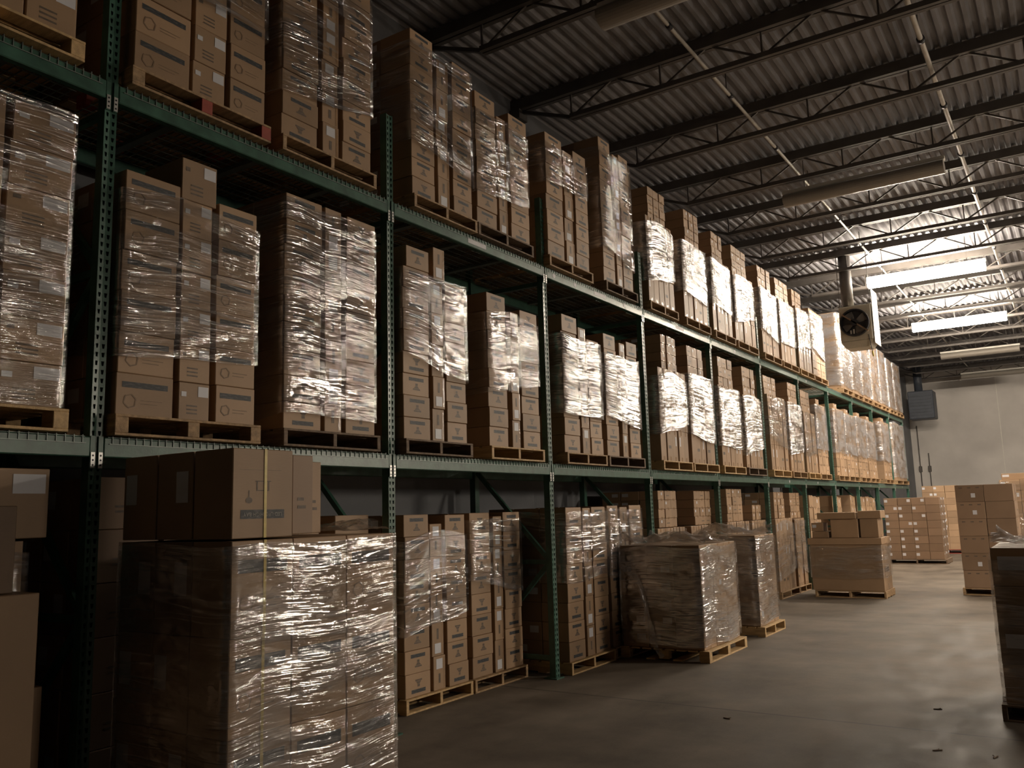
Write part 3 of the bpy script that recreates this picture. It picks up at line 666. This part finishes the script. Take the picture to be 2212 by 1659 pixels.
stack(4.0, 5.1, 7.8, 8.85, 1.31, 4, 2, 2, 'dark stack closest on the opposite side', 'G8', sty='q', stx='p', films='film', along='y', wood='wood_dark')
add(3.2, 3.75, 22.1, 22.6, 2.102, 2.24, 'Q', 'single labelled carton on the farther stack behind the tall dull one', 'G7', side='b', j=0.2)

# ------------------------------------------------------------------ which cartons show largest
def corners(bx):
    cx, cy, z = bx['c']; sx, sy, sz = bx['s']; ca, sa = math.cos(bx['rz']), math.sin(bx['rz'])
    out = []
    for dz in (0, sz):
        for dx, dy in ((-sx/2, -sy/2), (sx/2, -sy/2), (sx/2, sy/2), (-sx/2, sy/2)):
            out.append(Vector((cx+dx*ca-dy*sa, cy+dx*sa+dy*ca, z+dz)))
    return out
vs, fs, own = [], [], []
for bi, bx in enumerate(BOX):
    i = len(vs); vs += corners(bx)
    for q in ((0,3,2,1),(4,5,6,7),(0,1,5,4),(1,2,6,5),(2,3,7,6),(3,0,4,7)): fs.append(tuple(i+k for k in q)); own.append(bi)
TREE = BVHTree.FromPolygons(vs, fs)
def px(P):
    d = P-CAM; w = d.dot(FWD)
    if w < 0.05: return None
    return (1106+FPX*d.dot(RT)/w, 829.5-FPX*d.dot(UP)/w)
for bi, bx in enumerate(BOX):
    c = corners(bx); tot = 0.0
    for q in ((1,2,6,5),(0,1,5,4),(4,5,6,7)):
        P = [c[k] for k in q]; n = (P[1]-P[0]).cross(P[3]-P[0]); mid = (P[0]+P[2])/2
        if n.dot(CAM-mid) <= 0: continue
        pp = [px(p) for p in P]
        if None in pp: continue
        area = abs(sum(pp[k][0]*pp[(k+1) % 4][1]-pp[(k+1) % 4][0]*pp[k][1] for k in range(4)))/2
        hit = 0; n_ = 0
        for a in (0.12, 0.5, 0.88):
            for e in (0.12, 0.5, 0.88):
                T = P[0]+(P[1]-P[0])*a+(P[3]-P[0])*e; n_ += 1
                t2 = px(T)
                if not (0 <= t2[0] <= 2212 and 0 <= t2[1] <= 1659): continue
                d = T-CAM; L = d.length; h = TREE.ray_cast(CAM, d/L, L+0.01)
                if h[0] is None or own[h[2]] == bi: hit += 1
        tot += area*hit/n_
    bx['vis'] = tot
PRINTED = set('wbnlgG')
chosen = set()
for fam in (True, False):
    l = sorted((i for i, bx in enumerate(BOX) if (bx['st'] in PRINTED) == fam and bx['vis'] > 12), key=lambda i: -BOX[i]['vis'])[:300]
    chosen |= set(l)

# ------------------------------------------------------------------ build the cartons
CM = [MT['card'], MT['band'], MT['logo'], MT['tape'], MT['paper'], MT['card_dark'], MT['faint']]
def front(b, sx, y0, y1, z0, z1, m, e=0.0012):
    x = sx/2+e; b.poly([(x, y0, z0), (x, y1, z0), (x, y1, z1), (x, y0, z1)], m, [(y0, 0), (y1, 0), (y1, 1), (y0, 1)])
def near(b, sy, x0, x1, z0, z1, m, e=0.0012):
    y = -sy/2-e; b.poly([(x0, y, z0), (x1, y, z0), (x1, y, z1), (x0, y, z1)], m, [(x0, 0), (x1, 0), (x1, 1), (x0, 1)])
def decorate(b, lb, bx, r):
    """prints go into the carton mesh b, white labels into lb"""
    sx, sy, sz = bx['s']; st = bx['st']
    if st == 'w':
        up = r.random() < 0.6; f = (lambda t: t*sz) if up else (lambda t: (1-t)*sz)
        g = lambda a, c, d, e: front(b, sx, a*sy, c*sy, min(f(d), f(e)), max(f(d), f(e)), 1 if d > 0.6 else 2)
        g(-0.27, 0.29, 0.68, 0.84)
        x = sx/2+0.0012
        for l in ([(-.12,.26),(.15,.26),(.15,.33),(-.12,.33)], [(-.09,.34),(.12,.34),(.05,.46),(-.02,.46)], [(-.03,.47),(.06,.47),(.06,.58),(-.03,.58)]):
            q = [(x, a*sy, f(c)) for a, c in l]
            b.poly(q if up else q[::-1], 2)
    elif st in 'bg':
        front(b, sx, -0.40*sy, 0.40*sy, 0.66*sz, 0.80*sz, 1)
        q = [(sx/2+.0012, -0.26*sy+0.11*sy*math.cos(t*math.pi/3+.3), 0.34*sz+0.11*sy*math.sin(t*math.pi/3+.3)) for t in range(6)]
        for p0, p1 in zip(q, q[1:]+q[:1]): b.bar(p0, p1, 0.001, 0.008, 6)
        front(b, sx, -0.08*sy, 0.3*sy, 0.36*sz, 0.38*sz, 6); front(b, sx, -0.08*sy, 0.22*sy, 0.28*sz, 0.30*sz, 6)
    elif st == 'n':
        top = r.random() < 0.5; a = 0.62 if top else 0.08
        front(lb, sx, -0.28*sy, 0.24*sy, a*sz, (a+0.3)*sz, 4, 0.002)
        front(b, sx, 0.32*sy, 0.44*sy, 0.05*sz, 0.95*sz, 3)
        front(b, sx, -0.1*sy, 0.06*sy, (0.2 if top else 0.5)*sz, (0.48 if top else 0.82)*sz, 2)
    elif st == 'l':
        front(lb, sx, (0.06 if sz > .23 and bx['load'][1:] == '1' else 0.12)*sy, 0.46*sy, 0.64*sz, 0.92*sz, 4, 0.002)
        front(b, sx, -0.40*sy, -0.28*sy, 0.70*sz, 0.80*sz, 2) if r.random() < 0.4 else front(lb, sx, -0.42*sy, -0.26*sy, 0.62*sz, 0.75*sz, 4, 0.002)
        for k in range(3): front(b, sx, -0.25*sy, 0.1*sy, (0.36-0.1*k)*sz, (0.40-0.1*k)*sz, 2)
    elif st in 'pst':
        w = 0.024
        front(b, sx, -w, w, 0.86*sz, 0.998*sz, 3); front(b, sx, -w, w, 0.002*sz, 0.14*sz, 3)
        if r.random() < 0.35:
            a = r.uniform(-0.4, 0.1)*sy; front(lb, sx, a, a+0.2*sy, 0.5*sz, 0.8*sz, 4, 0.002)
        elif r.random() < 0.4: front(b, sx, -0.3*sy, 0.2*sy, 0.4*sz, 0.5*sz, 2)
    elif st == 'q':
        if r.random() < 0.75:
            a = r.choice((-0.42, 0.05))*sx; near(lb, sy, a, a+0.34*sx, 0.42*sz, 0.78*sz, 4, 0.002)
    elif st == 'Q':
        a = r.choice((-0.46, -0.46, -0.46, 0.18))*sx; near(lb, sy, a, a+0.24*sx, 0.44*sz, 0.80*sz, 4, 0.002)
    elif st == 'Q2':
        for k in range(3): near(b, sy, (-0.36+0.3*k)*sx, (-0.24+0.3*k)*sx, 0.80*sz, 0.87*sz, 2)
        near(lb, sy, 0.05*sx, 0.2*sx, 0.25*sz, 0.5*sz, 4, 0.002) if r.random() < 0.6 else None
    elif st == 'x':
        for k in range(2): front(b, sx, -0.25*sy, (0.05+0.1*k)*sy, (0.42-0.1*k)*sz, (0.46-0.1*k)*sz, 2)
    elif st == 'G':
        front(b, sx, -0.37*sy, 0.35*sy, 0.215*sz, 0.315*sz, 1)
        front(b, sx, -0.12*sy, -0.10*sy, 0.53*sz, 0.64*sz, 2); front(b, sx, 0.07*sy, 0.09*sy, 0.53*sz, 0.64*sz, 2); front(b, sx, -0.12*sy, 0.09*sy, 0.525*sz, 0.535*sz, 2); front(b, sx, -0.14*sy, 0.12*sy, 0.63*sz, 0.64*sz, 2)
        b.poly([(sx/2+.0012, (-.24+.055*math.cos(t*math.pi/5))*sy, (0.42+.035*math.sin(t*math.pi/5))*sz) for t in range(10)], 2)
        front(b, sx, -0.25*sy, -0.232*sy, 0.45*sz, 0.53*sz, 2)
        front(b, sx, -0.4*sy, 0.3*sy, 0.76*sz, 0.763*sz, 2)
def text_mesh(body, size):
    cu = bpy.data.curves.new('lettering', 'FONT'); cu.body = body; cu.size = size; cu.align_x = 'CENTER'; cu.align_y = 'CENTER'; cu.extrude = 0.0004
    o = bpy.data.objects.new('lettering', cu); COL.objects.link(o); bpy.context.view_layer.update()
    me = bpy.data.meshes.new_from_object(o.evaluated_get(bpy.context.evaluated_depsgraph_get()))
    bpy.data.objects.remove(o); me.materials.clear(); me.materials.append(MT['text']); return me
GRP = {'U': 'cartons on the upper rack shelf', 'L': 'cartons on the lower rack shelf', 'F': 'cartons on the rack floor'}
rest = {True: MB(), False: MB()}
for bi, bx in enumerate(BOX):
    sx, sy, sz = bx['s']; r = random.Random(bi*31+5); fam = bx['st'] in PRINTED
    base = 5 if (bx['mat'] or (bx['st'] in 'xq' and bi % 3 == 0)) else 0
    if bi in chosen:
        b = MB(); lb = MB(); b.cbox(-sx/2, sx/2, -sy/2, sy/2, 0, sz, 0.004, base); decorate(b, lb, bx, r)
        if not fam and bx['st'] in 'qx' and False: pass
        o = b.build('printed_carton' if fam else 'plain_carton', CM, None, bx['c']); o.rotation_euler = (0, 0, bx['rz'])
        ld = bx['load']; tag(o, bx['label'], 'carton', GRP.get(ld[0], 'cartons on the aisle floor') if ld not in ('F1',) else 'cartons of the big wrapped stack')
        for fi, f in enumerate(lb.f):
            q = MB(); q.poly([lb.v[k] for k in f], 0, lb.uv.get(fi)); q.build('label', MT['paper'], o)['label'] = 'white paper label'
        if bx['st'] in 'gG':
            s_ = MB(); x = sx/2; y = 0.01
            s_.box(x+0.001, x+0.0035, y-0.009, y+0.009, 0, sz+0.002); s_.box(-sx/2, x+0.0035, y-0.009, y+0.009, sz, sz+0.002)
            s_.build('strap', MT['strap'], o)['label'] = 'yellow plastic strap'
        if bx['st'] == 'G':
            t = link('lettering', text_mesh('LED UFO HIGH BAY', 0.029), o, (sx/2+0.002, -0.01*sy, 0.265*sz))
            t.rotation_euler = (math.pi/2, math.pi, math.pi/2); t['label'] = 'pale upside-down lettering'
    else:
        b = rest[fam]; loc = MB()
        if bx['vis'] > 0: loc.cbox(-sx/2, sx/2, -sy/2, sy/2, 0, sz, 0.004, base); decorate(loc, loc, bx, r)
        else: loc.box(-sx/2, sx/2, -sy/2, sy/2, 0, sz, base)
        ca, sa = math.cos(bx['rz']), math.sin(bx['rz']); cx, cy2, cz = bx['c']; i = len(b.v); nf = len(b.f)
        b.v += [(cx+x*ca-y*sa, cy2+x*sa+y*ca, cz+z) for x, y, z in loc.v]
        b.f += [tuple(i+k for k in f) for f in loc.f]; b.m += loc.m
        for k, v in loc.uv.items(): b.uv[nf+k] = v
for fam, nm, lb in ((True, 'printed_carton', 'smaller and hidden printed cartons behind and beyond the others on the rack'), (False, 'plain_carton', 'smaller and hidden plain cartons behind and beyond the others on the rack')):
    if rest[fam].f: tag(rest[fam].build(nm, CM), lb, 'cartons', kind='stuff')

# ------------------------------------------------------------------ stretch film
def loop_pts(y0, y1, xf, xb, sides, step):
    """points (x, y, outward normal, running length) along the wrapped faces"""
    segs = [((xb, y0), (xf, y0), (0, -1)), ((xf, y0), (xf, y1), (1, 0)), ((xf, y1), (xb, y1), (0, 1))]
    if sides == 4: segs.append(((xb, y1), (xb, y0), (-1, 0)))
    out = []; s = 0
    for (a, c, n) in segs:
        L = math.hypot(c[0]-a[0], c[1]-a[1]); k = max(2, int(L/step))
        for q in range(k+1):
            t = q/k; out.append((a[0]+(c[0]-a[0])*t, a[1]+(c[1]-a[1])*t, n, s+L*t, min(t, 1-t)*L))
        s += L
    return out
for fi, (ld, y0, y1, xf, xb, z0, z1, kind, amp, cap, label, sides, rag) in enumerate(FILMS):
    nearf = y0 < 7; st = 0.05 if nearf else 0.11; sz = 0.03 if nearf else 0.08
    P = loop_pts(y0, y1, xf, xb, sides, st); nz = max(3, int((z1-z0)/sz)); b = MB(); seed = fi*7.3
    for j in range(nz+1):
        for (x, y, n, s, e) in P:
            rg = noise.noise((s*2.0, seed, 3.1))
            sl = (0.09*math.sin(fi*2.3)*min(1, max(-1, (y-(y0+y1)/2)/(y1-y0)*2)) if rag > 0.02 and kind in ('film', 'film_far') else 0)
            za = z0+1.6*rag*rg+sl; zb = z1+rag*1.3*(noise.noise((s*2.6, seed, 9.7))-0.5)-0.8*abs(sl)*(1+math.copysign(1, sl)*(y-(y0+y1)/2)/(y1-y0)*2)/2
            za = max([za]+[q+0.006 for q in (zF, zL, zU) if z0 >= q-0.01 and z0 < q+1.5])
            tilt = 0.10*s*(1 if fi % 2 else -1)
            z = za+(zb-za)*j/nz
            d = 0.017+amp*(0.5+0.5*noise.noise((s*1.4, (z+tilt)*11, seed)))*min(1, 0.35+e*4)+0.3*amp*noise.noise((s*9, z*9, seed+5))
            b.v.append((x+n[0]*d, y+n[1]*d, z))
    m = len(P)
    for j in range(nz):
        for k in range(m-1 if sides == 2 else m):
            k2 = (k+1) % m; q = (j*m+k, j*m+k2, (j+1)*m+k2, (j+1)*m+k)
            b.f.append(q); b.m.append(0)
            su, sv = P[k][3]+seed, (P[k2][3] if k2 else P[k][3]+0.02)+seed
            za, zb = z0+(z1-z0)*j/nz+seed*3, z0+(z1-z0)*(j+1)/nz+seed*3
            b.uv[len(b.f)-1] = [(su, za), (sv, za), (sv, zb), (su, zb)]
    o = b.build('stretch_film', MT[kind], smooth=True); tag(o, label, 'stretch film', 'stretch film wraps')
    if cap or ld in ('F1',):
        ca = {'F1': (0.05, 1.03, 3.62, 4.14, 1.612), 'G1': (0.05, 1.04, 9.22, 10.4, 1.285), 'G2': (0.1, 1.0, 11.3, 12.12, 1.31), 'G8': (4.0, 5.1, 7.8, 8.85, 1.325)}.get(ld)
        if ca:
            a0, a1, c0, c1, zc = ca; c = MB(); nx, ny = 26, 30
            for i in range(nx+1):
                for k in range(ny+1):
                    x = a0+(a1-a0)*i/nx; y = c0+(c1-c0)*k/ny
                    h = (0.16 if ld != 'F1' else 0.08)*max(0, noise.noise((x*4.3, y*5.1, seed))+0.2)+0.05*abs(noise.noise((x*11, y*12, seed+2)))
                    c.v.append((x, y, zc+h))
            for i in range(nx):
                for k in range(ny):
                    c.f.append((i*(ny+1)+k, (i+1)*(ny+1)+k, (i+1)*(ny+1)+k+1, i*(ny+1)+k+1)); c.m.append(0)
                    c.uv[len(c.f)-1] = [((a0+(a1-a0)*(i+p)/nx)*1.5, (c0+(c1-c0)*(k+q)/ny)*1.5) for p, q in ((0,0),(1,0),(1,1),(0,1))]
            c.build('crumpled_top', MT['film_heavy'], o, smooth=True)
    if ld == 'G1':
        c = MB(); pts = [(0.16,1.08),(0.22,0.93),(0.30,0.78),(0.36,0.6),(0.38,0.42),(0.41,0.25),(0.47,0.1),(0.55,0.02)]
        for i, (x, z) in enumerate(pts):
            w = 0.035+0.02*math.sin(i*1.7)
            for k in range(4): c.v.append((x-w+2*w*k/3, 9.22-0.045-0.015*math.sin(i*2+k*2.1), z+0.012*k))
        for i in range(len(pts)-1):
            for k in range(3):
                c.f.append((i*4+k, i*4+k+1, (i+1)*4+k+1, (i+1)*4+k)); c.m.append(0); c.uv[len(c.f)-1] = [(k*.1, i*.1), (k*.1+.1, i*.1), (k*.1+.1, i*.1+.1), (k*.1, i*.1+.1)]
        c.build('loose_tail', MT['film_silver'], o, smooth=True)

# ------------------------------------------------------------------ hanging unit heater
t = thing('unit_heater', 'beige gas unit heater with round fan hanging from the roof before the racks', 'heater', (1.0, 19.1, 4.98))
b = MB(); b.cbox(-0.33, 0.33, -0.02, 0.55, 0.14, 0.92, 0.02); b.poly([(-0.33,-0.02,0.14),(-0.24,0.03,0.0),(0.24,0.03,0.0),(0.33,-0.02,0.14)]); b.poly([(-0.33,0.55,0.14),(0.33,0.55,0.14),(0.24,0.5,0.0),(-0.24,0.5,0.0)])
b.poly([(-0.24,0.03,0),(-0.24,0.5,0),(0.24,0.5,0),(0.24,0.03,0)]); b.poly([(-0.33,-0.02,0.14),(-0.33,0.55,0.14),(-0.24,0.5,0),(-0.24,0.03,0)]); b.poly([(0.33,-0.02,0.14),(0.24,0.03,0),(0.24,0.5,0),(0.33,0.55,0.14)])
b.build('casing', MT['heater'], t)
b = MB()
for k in range(28):
    a0, a1 = 2*math.pi*k/28, 2*math.pi*(k+1)/28
    f = lambda r, a, y: (r*math.cos(a)-0.01, y, 0.53+r*math.sin(a))
    b.poly([f(0.30,a0,-0.03), f(0.30,a1,-0.03), f(0.30,a1,-0.12), f(0.30,a0,-0.12)]); b.poly([f(0.30,a0,-0.12), f(0.30,a1,-0.12), f(0.27,a1,-0.12), f(0.27,a0,-0.12)]); b.poly([f(0.27,a0,-0.12), f(0.27,a1,-0.12), f(0.27,a1,-0.025), f(0.27,a0,-0.025)])
fan = b.build('fan_shroud', MT['black'], t)
b = MB(); b.poly([(0.27*math.cos(2*math.pi*k/28)-0.01, -0.024, 0.53+0.27*math.sin(2*math.pi*k/28)) for k in range(28)][::-1]); b.build('fan_opening', MT['black'], fan)
for k in range(4):
    b = MB(); a = 0.5+k*math.pi/2; ca, sa = math.cos(a), math.sin(a); q = []
    for rr, w, tw in ((0.05, 0.03, 0.02), (0.16, 0.07, 0.025), (0.25, 0.085, 0.03)):
        q.append([(rr*ca-w*sa-0.01, -0.06-tw, 0.53+rr*sa+w*ca), (rr*ca+w*sa-0.01, -0.06+tw*0.6, 0.53+rr*sa-w*ca)])
    for p, n in zip(q, q[1:]):
        b.poly([p[0], p[1], n[1], n[0]]); b.poly([(x, y+0.004, z) for x, y, z in (n[0], n[1], p[1], p[0])])
    b.build('fan_blade', MT['steel'], fan)
b = MB(); b.tube((-0.01,-0.15,0.53), (-0.01,-0.05,0.53), 0.075, 14); motor = b.build('motor', MT['black'], t)
b = MB(); b.bar((-0.24,-0.125,0.72), (0.26,-0.125,0.31), 0.05, 0.03); b.build('motor_bracket', MT['rust'], motor)['label'] = 'rusty bracket'
b = MB()
for k in range(4): b.box(-0.12+k*0.06, -0.09+k*0.06, -0.032, -0.022, 0.30, 0.38+0.02*(k in (1, 2)))
b.build('vent_slots', MT['pipe'], t)
b = MB(); b.cbox(0.345, 0.36, 0.0, 0.62, 0.06, 1.25, 0.004); b.build('side_panel', MT['housing'], t)
b = MB(); b.tube((-0.17, 0.2, 0.92), (-0.17, 0.2, ZC-4.98), 0.125, 18); b.build('flue_pipe', MT['steel'], t, smooth=True)
for hx in (-0.31, 0.31):
    b = MB(); b.bar((hx, 0.05, 0.9), (hx, 0.05, ZC-4.98), 0.012, 0.012); b.build('hanging_rod', MT['steel'], t)
b = MB(); b.tube((0.24,-0.03,0.25), (0.29,-0.04,-0.12), 0.008, 6); cord = b.build('power_cord', MT['black'], t)
b = MB(); b.tube((0.29,-0.04,-0.12), (0.305,-0.042,-0.24), 0.018, 8); b.build('plug', MT['strap'], cord)['label'] = 'yellow plug'

# dark unit in the far corner
t = thing('corner_unit', 'dark blue-grey heater box hanging in the far corner by the end wall', 'heater', (-0.4, 38.4, 4.98))
b = MB(); b.cbox(-0.48, 0.48, -0.4, 0.5, 0, 1.15, 0.03); b.build('casing', MT['bluebox'], t)
b = MB()
for k in range(7): b.box(-0.4, 0.4, -0.43, -0.402, 0.14+k*0.13, 0.2+k*0.13)
b.build('louvers', MT['bluebox'], t)
b = MB(); b.tube((-0.1, 0.1, 1.15), (-0.1, 0.1, ZC-5.0), 0.16, 14); b.build('flue_pipe', MT['bluebox'], t, smooth=True)
# conduits on the far wall
for x, z0, lab in ((-0.98, 0.0, 'dark conduit running down the end wall closest to the corner'), (-0.62, 0.0, 'dark conduit with a switch box on the end wall')):
    t = thing('wall_conduit', lab, 'conduit', (x, YF-0.04, z0), group='conduits on the end wall')
    b = MB(); b.tube((0, 0, 0), (0, 0, 4.9 if x < -0.8 else 3.7), 0.02, 8); b.build('tube', MT['steel'], t)
    b = MB(); b.cbox(-0.06, 0.06, -0.05, 0.03, 2.9, 3.15, 0.01); b.build('junction_box', MT['steel'], t)
# scraps on the floor
for k, (x, y, a, lab) in enumerate(((3.65, 6.69, 0.5, 'dark splinter of wood on the concrete before the floor joint'), (4.0, 6.69, 1.2, 'dark scrap lying closest to the dark stack on the concrete'), (3.49, 7.97, 0.1, 'small dark scrap on the concrete beyond the floor joint'), (2.08, 6.92, -0.4, 'dark splinter out in the middle of the aisle'))):
    b = MB(); b.bar((-0.032, 0, 0.004), (0.032, 0.006, 0.005), 0.008, 0.007); b.bar((0.0, 0.006, 0.004), (0.02, 0.03, 0.008), 0.005, 0.005)
    o = b.build('floor_scrap', MT['wood_dark'], None, (x, y, 0.0)); o.rotation_euler = (0, 0, a); tag(o, lab, 'scrap', 'scraps on the aisle floor')
print('BOXES', len(BOX), 'chosen', len(chosen), 'printed', sum(1 for i in chosen if BOX[i]['st'] in PRINTED))
